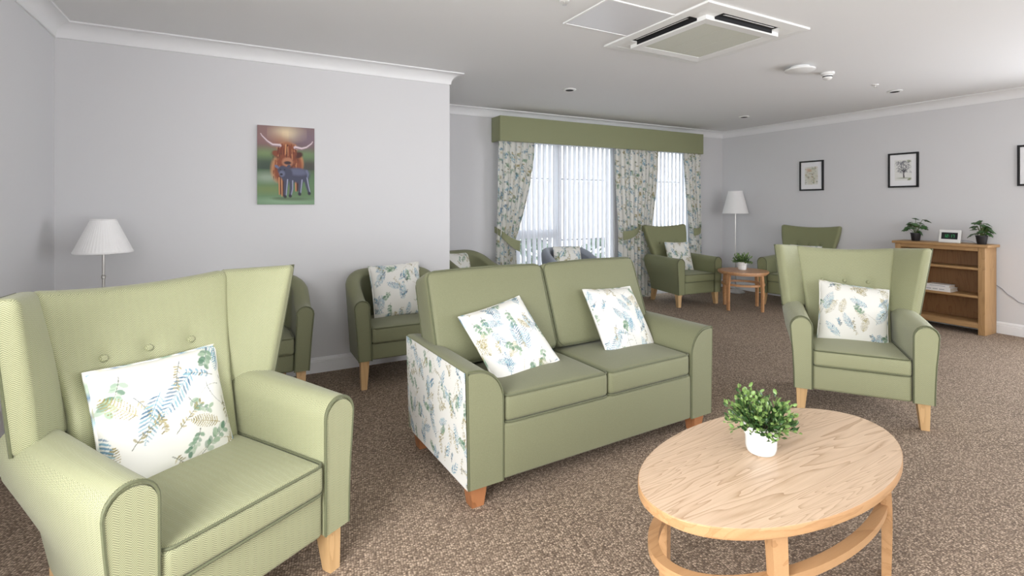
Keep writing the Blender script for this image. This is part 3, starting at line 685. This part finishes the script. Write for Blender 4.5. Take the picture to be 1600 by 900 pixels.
# ------------------------------------------------------------------ plants
def bushy(label, loc, sc, seed, n):
    r = empty('potted_plant', loc, 0, sc); tag(r, label, 'plant')
    MB().lathe([(0, 0), (.040, 0), (.046, .005), (.050, .020), (.051, .060), (.055, .064), (.057, .098), (.057, .102), (.053, .102), (.050, .085), (0, .085)], 36).build('pot', 'ceramic', r, True, 40)
    MB().lathe([(.0515, .088), (0, .092)], 24).build('soil', 'soil', r)
    rr = random.Random(seed); st = MB(); fl = MB(); fl2 = MB()
    for i in range(n):
        a = rr.uniform(0, 2*PI); el = rr.uniform(-.15, 1.45); L = rr.uniform(.045, .098)*(1.0 if el > .3 else .9); d = Vector((math.cos(a)*math.cos(el), math.sin(a)*math.cos(el), math.sin(el)))
        P = [Vector((.02*math.cos(a), .02*math.sin(a), .085)), Vector((.03*math.cos(a), .03*math.sin(a), .10))+d*L*.5, Vector((.03*math.cos(a), .03*math.sin(a), .105))+d*L+Vector((0, 0, -.012 if el < .3 else .01))]
        st.tube(P, .0016, 4)
        for q in range(9):
            t = .25+.75*q/8; p = P[0].lerp(P[1], t*2) if t < .5 else P[1].lerp(P[2], t*2-1); nd = Vector((rr.uniform(-1, 1), rr.uniform(-1, 1), rr.uniform(-.3, 1))).normalized()
            s_ = rr.uniform(.0085, .0135); ax = (d+nd*.9).normalized(); sd = ax.cross(Vector((rr.uniform(-1, 1), rr.uniform(-1, 1), 1))).normalized(); up = ax.cross(sd)
            c = p+ax*s_*.4; pts = [c, c+ax*s_*.6+sd*s_*.55+up*.002, c+ax*s_*1.3+sd*s_*.5, c+ax*s_*1.75, c+ax*s_*1.3-sd*s_*.5, c+ax*s_*.6-sd*s_*.55+up*.002]; mid = c+ax*s_*.95-up*.004
            (fl2 if (t > .66 and rr.random() < .7) else fl).add(pts+[mid], [(k, (k+1) % 6, 6) for k in range(6)])
    st.build('stems', 'stem', r)['kind'] = 'stuff'
    fl.build('foliage', 'leaf', r)['kind'] = 'stuff'; o = fl2.build('pale_foliage', 'leaf_light', r); o['kind'] = 'stuff'
    return r
bushy('bushy green plant in a white pot on the oval coffee table', (1.603, 1.142, .42), 1.0, 3, 105)
bushy('bushy green plant in a white pot on the small round table', (5.52, 4.19, .47), 1.0, 8, 70)
def broad(label, loc, seed, spec):
    r = empty('leafy_plant', loc); tag(r, label, 'plant', 'plants on the bookcase')
    MB().lathe([(0, 0), (.034, 0), (.036, .003), (.047, .078), (.050, .079), (.050, .088), (.046, .088), (.044, .075), (0, .073)], 28).build('pot', 'black_pot', r, True, 40)
    m = MB(); out = [(0, 0), (.010, .012), (.034, .010), (.026, .028), (.046, .040), (.030, .050), (.034, .070), (.016, .068), (0, .088)]; pts = [(x, y) for x, y in out]+[(-x, y) for x, y in out[-2:0:-1]]
    v = [(x, y, -.004-.25*abs(x)*.6-.9*max(0, y-.04)**1.3) for x, y in pts]+[(0, .035, .004)]; n = len(pts); v2 = [(x, y, z-.0012) for x, y, z in v]
    m.add(v, [(i, (i+1) % n, n) for i in range(n)]); m.add(v2, [((i+1) % n, i, n) for i in range(n)]); first = m.build('leaf', 'leaf_big', r, True, 0)
    rr = random.Random(seed)
    for q, (ang, rad, z, tilt, sc) in enumerate(spec):
        o = first if q == 0 else first.copy()
        if q: C.objects.link(o); o.parent = r
        bx, by = rad*math.cos(ang), rad*math.sin(ang); o.location = (bx, by, z); o.rotation_euler = (tilt+rr.uniform(-.2, .2), rr.uniform(-.35, .35), ang-PI/2); o.scale = (sc,)*3
        MB().tube([(.008*math.cos(ang), .008*math.sin(ang), .07), (bx*.5, by*.5, .07+(z-.07)*.65), (bx, by, z)], .0022, 5).build('stalk', 'stem', r)
    return r
def spec(seed, n):
    rr = random.Random(seed); L = []
    for i in range(n): L.append((2.4*i+rr.uniform(-.3, .3), rr.uniform(.015, .07), .110+.125*(i/n)+rr.uniform(-.01, .015), rr.uniform(-.75, .1), rr.uniform(.75, 1.05)))
    return L
broad('broad-leaved plant in a black pot, left on the bookcase', (6.53, 2.785, .886), 4, spec(4, 17))
broad('broad-leaved plant in a black pot, right on the bookcase', (6.53, 2.225, .886), 9, spec(9, 18))

# ------------------------------------------------------------------ bookcase and what stands on it
r = empty('bookcase', (6.53, 2.54, 0)); tag(r, 'low honey oak bookcase with open shelves by the right wall', 'bookcase')
hw, dp = .385, .13
def bk(n_, lo, hi, mt='oak_case', b=.003): return MB().rbox([(q-p)/2 for p, q in zip(lo, hi)], b, (1, 1, 1), lambda x, y, z: (x+(lo[0]+hi[0])/2, y+(lo[1]+hi[1])/2, z+(lo[2]+hi[2])/2), 2).build(n_, mt, r, True, 40)
bk('top', (-dp-.018, -hw-.025, .858), (dp+.01, hw+.025, .886), 'oak_case_h', .006)
bk('side_panel', (-dp+.02, -hw, 0), (dp, -hw+.022, .858)); bk('side_panel', (-dp+.02, hw-.022, 0), (dp, hw, .858))
bk('stile', (-dp, -hw, 0), (-dp+.02, -hw+.055, .858)); bk('stile', (-dp, hw-.055, 0), (-dp+.02, hw, .858))
bk('top_rail', (-dp, -hw+.055, .822), (-dp+.02, hw-.055, .858), 'oak_case_h'); bk('plinth_rail', (-dp, -hw+.055, .062), (-dp+.02, hw-.055, .112), 'oak_case_h')
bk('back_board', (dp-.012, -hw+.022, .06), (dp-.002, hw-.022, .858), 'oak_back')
for z in (.634, .358, .092): bk('shelf', (-dp+.006 if z > .2 else -dp+.02, -hw+.022, z), (dp-.012, hw-.022, z+.024), 'oak_case_h')
def book(label, y0, y1, x0, x1, z, h_):
    r = empty('book', ((x0+x1)/2, (y0+y1)/2, z)); tag(r, label, 'book', 'white books on the bookcase'); a, b = (x1-x0)/2, (y1-y0)/2
    m = MB().box((-a, -b, 0), (a, b, .003)); m.box((-a, -b, h_-.003), (a, b, h_)); m.box((-a, -b, .003), (-a+.004, b, h_-.003)); m.build('cover', 'book', r, False)
    MB().box((-a+.004, -b+.003, .003), (a-.004, b-.003, h_-.003)).build('pages', 'pages', r, False)
    for q in range(3): MB().box((-a-.0006, b*(.5-.45*q)-.025, h_*.4), (-a, b*(.5-.45*q)+.018, h_*.62)).build('spine_print', 'grey_ink', r, False)
book('thicker white book lying at the bottom of the bookcase pair', 2.44, 2.69, 6.425, 6.60, .382, .040); book('thinner white book lying on top of the other', 2.45, 2.65, 6.43, 6.57, .422, .028)
r = empty('digital_clock', (6.50, 2.475, .886), -.06); tag(r, 'white framed digital clock with green digits on the bookcase', 'clock')
tilt = lambda x, y, z: (x+.18*z, y, z)
MB().rbox((.011, .094, .066), .006, (1, 2, 2), lambda x, y, z: tilt(x, y, z+.067)).build('case', 'white_plastic', r)
MB().rbox((.002, .070, .034), .001, (1, 1, 1), lambda x, y, z: tilt(x-.0115, y, z+.072)).build('screen', 'black', r)
MB().box((.012, -.03, 0), (.05, .03, .008)).build('stand', 'white_plastic', r, False)
SEG = {'1': 'bc', '2': 'abged', '7': 'abc', ':': ''}
m = MB(); y = .047
for ch in '12:17':
    w, h_ = .015, .030; z0 = .055
    def sg(ya, yb, za, zb): m.add([tilt(-.0142, q, p) for q, p in ((ya, za), (yb, za), (yb, zb), (ya, zb))], [(0, 1, 2, 3)])
    if ch == ':': sg(y, y-.003, z0+.008, z0+.011); sg(y, y-.003, z0+.019, z0+.022); y -= .010; continue
    t = .0032; L_, R_ = y, y-w
    for s_ in SEG[ch]:
        if s_ == 'a': sg(L_, R_, z0+h_-t, z0+h_)
        if s_ == 'g': sg(L_, R_, z0+h_/2-t/2, z0+h_/2+t/2)
        if s_ == 'd': sg(L_, R_, z0, z0+t)
        if s_ == 'b': sg(R_+t, R_, z0+h_/2, z0+h_)
        if s_ == 'c': sg(R_+t, R_, z0, z0+h_/2)
        if s_ == 'e': sg(L_, L_-t, z0, z0+h_/2)
        if s_ == 'f': sg(L_, L_-t, z0+h_/2, z0+h_)
    y -= w+.007
m.build('digits', 'led', r, False)
MB().tube([(.02, -.05, .03), (.04, -.12, .028), (.05, -.165, .022), (.07, -.19, .004), (.15, -.2, .004), (.165, -.2, -.05), (.168, -.2, -.3)], .0025, 6).build('lead', 'cable', r)
cb = MB().tube([(6.682, 2.17, .48), (6.682, 2.12, .445), (6.682, 2.08, .396), (6.682, 2.04, .37), (6.682, 2.0, .333), (6.682, 1.955, .32), (6.682, 1.85, .322), (6.682, 1.7, .36)], .0032, 6).build('power_cable', 'cable'); tag(cb, 'thin grey cable drooping along the wall right of the bookcase', 'cable')

# ------------------------------------------------------------------ lamps
def pleat(a): return .018*abs(math.sin(26*a))
r = empty('floor_lamp', (-.70, 3.80, 0)); tag(r, 'floor lamp with a pleated white shade in the left corner', 'lamp', 'floor lamps')
MB().lathe([(0, 0), (.12, 0), (.12, .012), (.03, .022), (.012, .03), (0, .03)], 32).build('base', 'steel', r, True, 40)
MB().tube([(0, 0, .03), (0, 0, .99)], .007, 10).build('pole', 'steel', r); MB().lathe([(.007, 0), (.011, .004), (.011, .02), (.007, .024)], 14, (0, 0, .84)).build('pole_joint', 'steel', r); MB().lathe([(.03, 0), (.03, .004), (.012, .02), (.007, .03)], 16, (0, 0, .985)).build('shade_fitting', 'steel', r)
sh = MB().lathe([(.143, 0), (.062, .19)], 208, (0, 0, 1.0), (1, 1), pleat); sh.f = sh.f[:-2]; sh.build('lamp_shade', 'shade', r, True, 0)
MB().lathe([(.146, -.003), (.146, .006), (.142, .006), (.142, -.003), (.146, -.003)], 48, (0, 0, 1.0)).build('shade_trim', 'shade', r)
MB().lathe([(.064, -.003), (.064, .005), (.060, .005), (.060, -.003), (.064, -.003)], 48, (0, 0, 1.19)).build('shade_trim', 'shade', r)
r = empty('floor_lamp', (6.41, 4.98, 0)); tag(r, 'tall steel floor lamp with a white cone shade in the far corner', 'lamp', 'floor lamps')
MB().lathe([(0, 0), (.128, 0), (.128, .010), (.10, .030), (.05, .048), (.02, .058), (.012, .075), (0, .075)], 36).build('base', 'steel', r, True, 40)
MB().tube([(0, 0, .07), (0, 0, 1.17)], .009, 10).build('pole', 'steel', r); MB().lathe([(.009, 0), (.014, .004), (.014, .03), (.009, .034)], 14, (0, 0, .18)).build('pole_joint', 'steel', r)
sh = MB().lathe([(.178, 0), (.098, .318)], 64, (0, 0, 1.158)); sh.f = sh.f[:-2]; sh.build('lamp_shade', 'shade', r, True, 0)
for z, q in ((1.158, .179), (1.476, .099)): MB().lathe([(q, -.004), (q, .004), (q-.004, .004), (q-.004, -.004), (q, -.004)], 48, (0, 0, z)).build('shade_trim', 'shade', r)

# ------------------------------------------------------------------ pictures
def grid_plane(nx, nz, w, h_):
    v = [((-.5+i/nx)*w, 0, (.5-j/nz)*h_) for j in range(nz+1) for i in range(nx+1)]
    f = [(j*(nx+1)+i, (j+1)*(nx+1)+i, (j+1)*(nx+1)+i+1, j*(nx+1)+i+1) for j in range(nz) for i in range(nx)]; return v, f
def cow():
    nx, ny = 156, 228; R = Raster(nx+1, ny+1, (96, 104, 84)); e = R.ell; r_ = random.Random(2)
    for j in range(ny+1):
        t = j/ny
        for t0, t1, c0, c1 in ((0, .22, (128, 104, 100), (118, 92, 92)), (.22, .38, (118, 92, 92), (92, 110, 80)), (.38, .55, (92, 110, 80), (62, 80, 66)), (.55, 1.01, (80, 108, 72), (108, 140, 104))):
            if t0 <= t < t1: k = (t-t0)/(t1-t0); R.a[j, :] = lin(c0)*(1-k)+lin(c1)*k
    for x, y, rx, ry, c, a in ((80, 20, 40, 18, (226, 206, 170), .9), (60, 45, 24, 18, (170, 104, 66), .5), (25, 30, 30, 30, (150, 112, 110), .5), (130, 30, 34, 26, (120, 104, 122), .6), (20, 80, 30, 14, (128, 152, 100), .6), (136, 84, 26, 14, (118, 150, 102), .6), (20, 115, 34, 20, (54, 68, 58), .6), (140, 110, 26, 20, (70, 50, 58), .6), (26, 150, 34, 14, (176, 186, 172), .5), (30, 185, 50, 12, (120, 132, 74), .6), (120, 195, 50, 16, (88, 112, 70), .5), (70, 218, 80, 9, (150, 176, 150), .5)): e(x, y, rx, ry, 0, c, a, 1.4)
    B, D, O, G = (128, 66, 40), (72, 34, 26), (196, 136, 92), (232, 196, 146)
    e(62, 122, 25, 40, .1, O, .95, .4); e(65, 124, 21, 38, .1, B, 1, .4); e(112, 108, 13, 28, 0, O, .95, .4); e(104, 116, 18, 32, 0, B, .95, .5); e(84, 118, 16, 34, 0, D, .8, .8)
    for i in range(70):
        x = r_.uniform(42, 118); y = r_.uniform(88, 150); R.line([(x, y), (x+r_.uniform(-2, 2), y+r_.uniform(6, 14))], 1.1, .6, r_.choice([B, D, O, (150, 84, 50)]), .6)
    for x, l in ((63, 200), (70, 205), (108, 190)): R.line([(x, 150), (x-1, l)], 7, 4, D, .9); R.line([(x-5, 150), (x-4, l)], 2, 1.5, O, .8)
    e(80, 82, 38, 14, 0, D, .95, .5); e(50, 80, 11, 8, .5, B, 1, .5); e(112, 82, 11, 8, -.5, D, 1, .5); e(80, 62, 25, 16, 0, O, .95, .6); e(80, 78, 24, 30, 0, B, 1, .4); e(81, 104, 15, 14, 0, (172, 116, 86), 1, .4); e(81, 106, 10, 5, 0, (58, 40, 44), 1, .5)
    for i in range(46):
        x = 80+r_.uniform(-24, 24); y = 54+r_.uniform(-4, 14); R.line([(x, y), (x+(x-80)*.15, y+r_.uniform(14, 30))], 1.2, .8, r_.choice([B, D, O, (120, 52, 30)]), .8)
    for pts in ([(60, 56), (40, 55), (26, 45), (12, 30), (8, 22)], [(102, 60), (120, 63), (134, 58), (148, 46), (152, 38)]): R.line(pts, 4.2, 1.2, (214, 196, 200), 1); R.line([(x, y+2.6) for x, y in pts], 1.6, .6, (120, 92, 96), .7)
    K, K2, K3 = (66, 68, 88), (104, 108, 134), (40, 40, 54)
    e(108, 142, 34, 22, .05, K, 1, .3); e(108, 132, 30, 10, .05, K2, .7, .8); e(78, 140, 16, 20, .3, K, 1, .3); e(68, 128, 14, 13, 0, K, 1, .3); e(66, 138, 8, 9, 0, K2, .9, .5); e(52, 118, 7, 4, .6, K2, 1, .4); e(84, 116, 6, 4, -.6, K, 1, .4); e(64, 140, 4, 3, 0, K3, 1, .5); e(62, 126, 2, 2, 0, K3, 1, .5); e(73, 126, 2, 2, 0, K3, 1, .5)
    for pts in ([(78, 155), (76, 180), (74, 204)], [(92, 158), (92, 182), (88, 202)], [(118, 155), (116, 176), (114, 196)], [(132, 148), (136, 172), (141, 194)]): R.line(pts, 6.5, 3.6, K, 1); R.line([(x+3, y) for x, y in pts], 1.6, 1.2, (150, 154, 176), .8); R.line([pts[-1], (pts[-1][0]+1, pts[-1][1]+4)], 4, 4, K3, 1)
    R.line([(134, 128), (138, 138), (136, 150)], 3, 2, K2, .9); e(100, 212, 44, 5, 0, (70, 84, 56), .6, 1.2); e(60, 210, 20, 4, 0, (70, 84, 56), .5, 1.2)
    return R, nx, ny
R_, nx, ny = cow(); cw_, ch_ = .388, .575
r = empty('cow_canvas', (.318, YP-.012, 1.57)); tag(r, 'canvas of a shaggy horned cow with its dark calf on the wall', 'picture')
v, f = grid_plane(nx, ny, cw_, ch_); pr = MB().add([(x, -.0141, z) for x, y, z in v], f).build('printed_face', 'picture', r, False, 0, R_.a.reshape(-1, 3)); MB().rbox((cw_/2, .012, ch_/2), .002, (1, 1, 1), lambda x, y, z: (x, y-.001, z)).build('stretched_canvas', 'mat_board', r)
def print_art(kind, seed):
    nx, ny = 60, 84; R = Raster(nx+1, ny+1, (226, 226, 222)); r_ = random.Random(seed)
    if kind == 'tree':
        for i in range(260):
            x = r_.gauss(30, 14); y = r_.uniform(4, 50); R.line([(x, y), (x+r_.uniform(-2, 2)+(x-30)*.1, y+r_.uniform(3, 9))], .8, .5, r_.choice([(92, 94, 104), (128, 130, 138), (70, 72, 80)]), .6)
        R.line([(33, 72), (32, 58), (34, 46), (30, 34)], 2.4, .9, (62, 60, 66), 1)
        for b in ((14, 34), (20, 24), (44, 26), (50, 36)): R.line([(33, 50), ((33+b[0])/2, 40), b], 1.3, .5, (70, 68, 74), .9)
        R.ell(32, 74, 22, 2.5, 0, (150, 156, 130), .7, 1); R.ell(52, 79, 7, 4, -.5, (108, 122, 66), .8, .8); R.ell(50, 6, 7, 4, .2, (116, 126, 88), .6, .8)
    else:
        R.ell(30, 42, 30, 42, 0, (204, 204, 188), .8, .6)
        for i in range(70): R.ell(r_.uniform(2, 58), r_.uniform(2, 82), r_.uniform(1.5, 5), r_.uniform(1, 3), r_.uniform(0, 3), r_.choice([(150, 152, 116), (128, 140, 92), (178, 150, 120), (120, 118, 112), (214, 196, 168)]), .55, .8)
        R.ell(20, 16, 12, 7, .3, (206, 160, 124), .6, 1); R.line([(40, 78), (42, 60), (38, 44)], 1.2, .6, (110, 130, 70), .9)
    return R, nx, ny
def framed(label, y, z, w, h_, kind, seed):
    r = empty('framed_print', (XR-.012, y, z), -PI/2); tag(r, label, 'picture', 'black framed prints')   # local -y looks into the room
    t = .019
    for n_, lo, hi in (('frame_bar', (-w/2, -.012, -h_/2), (-w/2+t, .011, h_/2)), ('frame_bar', (w/2-t, -.012, -h_/2), (w/2, .011, h_/2)), ('frame_bar', (-w/2+t, -.012, h_/2-t), (w/2-t, .011, h_/2)), ('frame_bar', (-w/2+t, -.012, -h_/2), (w/2-t, .011, -h_/2+t))): MB().box(lo, hi).build(n_, 'black', r, False)
    MB().box((-w/2+t, -.002, -h_/2+t), (w/2-t, .010, h_/2-t)).build('mat_board', 'mat_board', r, False)
    R, nx, ny = print_art(kind, seed); v, f = grid_plane(nx, ny, w*.56, h_*.60); MB().add([(x, -.0032, q) for x, _, q in v], f).build('print', 'picture', r, False, 0, R.a.reshape(-1, 3))
framed('small black framed watercolour above the far right armchair', 4.022, 1.665, .315, .395, 'wash', 3)
framed('black framed drawing of a leafy tree above the bookcase', 2.97, 1.675, .30, .395, 'tree', 5)
framed('black framed print cut off by the right edge of the photo', 1.855, 1.66, .30, .395, 'tree', 8)

# ------------------------------------------------------------------ ceiling fittings
r = empty('ceiling_air_conditioner', (2.75, 2.40, ZC)); tag(r, 'square white ceiling air conditioner cassette with dark louvre slots', 'air conditioner')
ho, hi_ = (.466, .455), (.33, .322)
def sqring(o_, i_, z0, z1, zi=None):
    m = MB(); zi = z1 if zi is None else zi; v = []
    for h_, z in ((o_, z0), (o_, z1), (i_, zi), (i_, z0)): v += [(-h_[0], -h_[1], z), (h_[0], -h_[1], z), (h_[0], h_[1], z), (-h_[0], h_[1], z)]
    f = []
    for a in range(4):
        b = (a+1) % 4
        for q in range(4): k = (q+1) % 4; f.append((4*a+q, 4*a+k, 4*b+k, 4*b+q))
    return m.add(v, f)
sqring(ho, (.40, .39), 0, -.012, -.016).build('outer_frame', 'white_plastic', r, False)
MB().box((-.41, -.40, -.006), (.41, .40, 0)).build('slot_shade_plate', 'slot', r, False)  # flat dark plate painting in the shade of deep slots
sqring((.335, .325), (.27, .26), -.006, -.040, -.036).build('inner_frame', 'white_plastic', r, False)
for i in range(3): MB().box((-.268+i*.179, -.258, -.034), (-.268+i*.179+.176, .258, -.026)).build('grille_panel', 'grille', r, False)
for k in range(4):
    c = Matrix.Scale(.975, 4, (0, 1, 0)) @ Matrix.Rotation(k*PI/2, 4, 'Z')
    MB().box((.265, .335, -.015), (.401, .401, -.006)).build('corner_cover', 'white_plastic', r, False).matrix_basis = c
    MB().box((-.334, .335, -.015), (-.265, .401, -.006)).build('corner_cover', 'white_plastic', r, False).matrix_basis = c
    MB().box((-.265, .3355, -.030), (.265, .3375, -.006)).build('slot_shade_strip', 'slot', r, False).matrix_basis = c  # added black strip so the slot side looks shaded
    MB().box((-.225, -.009, 0), (.225, .009, .002)).build('louvre', 'white_plastic', r, False).matrix_basis = c @ Matrix.Translation((0, .372, -.012)) @ Matrix.Rotation(math.radians(-15), 4, 'X')
o = MB().box((1.79, 2.20, ZC-.004), (2.29, 2.61, ZC)).build('ceiling_access_panel', 'panel', None, False); tag(o, 'flush grey access panel in the ceiling beside the air conditioner', 'panel')
sqring((.262, .217), (.25, .205), 0, -.007).build('edge_trim', 'ceil', o, False).location = (2.04, 2.405, ZC)
for lab, x, y in (('recessed downlight in front of the curtain pelmet', 2.857, 4.10), ('recessed downlight near the far corner', 5.70, 4.298), ('recessed downlight above the framed tree drawing', 5.734, 2.623)):
    r = empty('downlight', (x, y, ZC)); tag(r, lab, 'downlight', 'ceiling downlights')
    MB().lathe([(.034, 0), (.062, -.001), (.066, -.008), (.058, -.0115), (.040, -.0115), (.034, 0)], 32).build('bezel', 'white_plastic', r); MB().lathe([(.040, -.0118), (0, -.0125)], 24).build('lens', 'slot', r)
r = empty('ceiling_speaker', (4.049, 2.533, ZC)); tag(r, 'round white ceiling disc beyond the air conditioner', 'speaker')
MB().lathe([(0, 0), (.07, 0), (.07, -.02), (0, -.02)], 32).build('neck', 'white_plastic', r, True, 40); MB().lathe([(0, -.018), (.10, -.018), (.112, -.022), (.112, -.032), (.10, -.038), (0, -.040)], 40).build('disc', 'white_plastic', r, True, 40)
r = empty('smoke_detector', (4.441, 2.536, ZC)); tag(r, 'small white smoke detector next to the round ceiling disc', 'detector')
MB().lathe([(0, 0), (.052, 0), (.052, -.016), (.046, -.020), (0, -.020)], 32).build('base', 'white_plastic', r, True, 40); MB().lathe([(0, -.02), (.036, -.02), (.034, -.05), (.02, -.062), (0, -.064)], 32).build('sensor_head', 'white_plastic', r, True, 40)
MB().lathe([(.0365, -.030), (.0368, -.034), (.036, -.038)], 32).build('vent_band', 'slot', r)
for lab, x, y in (('tiny sprinkler rose at the top edge, beside the access panel', 1.592, 2.333), ('tiny sprinkler rose right of the smoke detector', 5.28, 2.574)):
    r = empty('sprinkler', (x, y, ZC)); tag(r, lab, 'sprinkler', 'ceiling sprinklers'); MB().lathe([(0, 0), (.028, 0), (.026, -.006), (.010, -.008), (0, -.008)], 24).build('rose', 'white_plastic', r, True, 40); MB().lathe([(0, -.008), (.007, -.008), (.006, -.022), (.013, -.023), (.013, -.025), (0, -.025)], 16).build('head', 'steel', r, True, 40)
r = empty('wall_socket', (XL, 3.378, .477)); tag(r, 'white wall socket low on the left wall', 'socket'); MB().rbox((.005, .043, .043), .003, (1, 1, 1), lambda x, y, z: (x+.005, y, z)).build('plate', 'white_plastic', r); MB().box((.010, -.012, .008), (.013, .012, .028)).build('switch', 'white_plastic', r, False)
fix_faces()
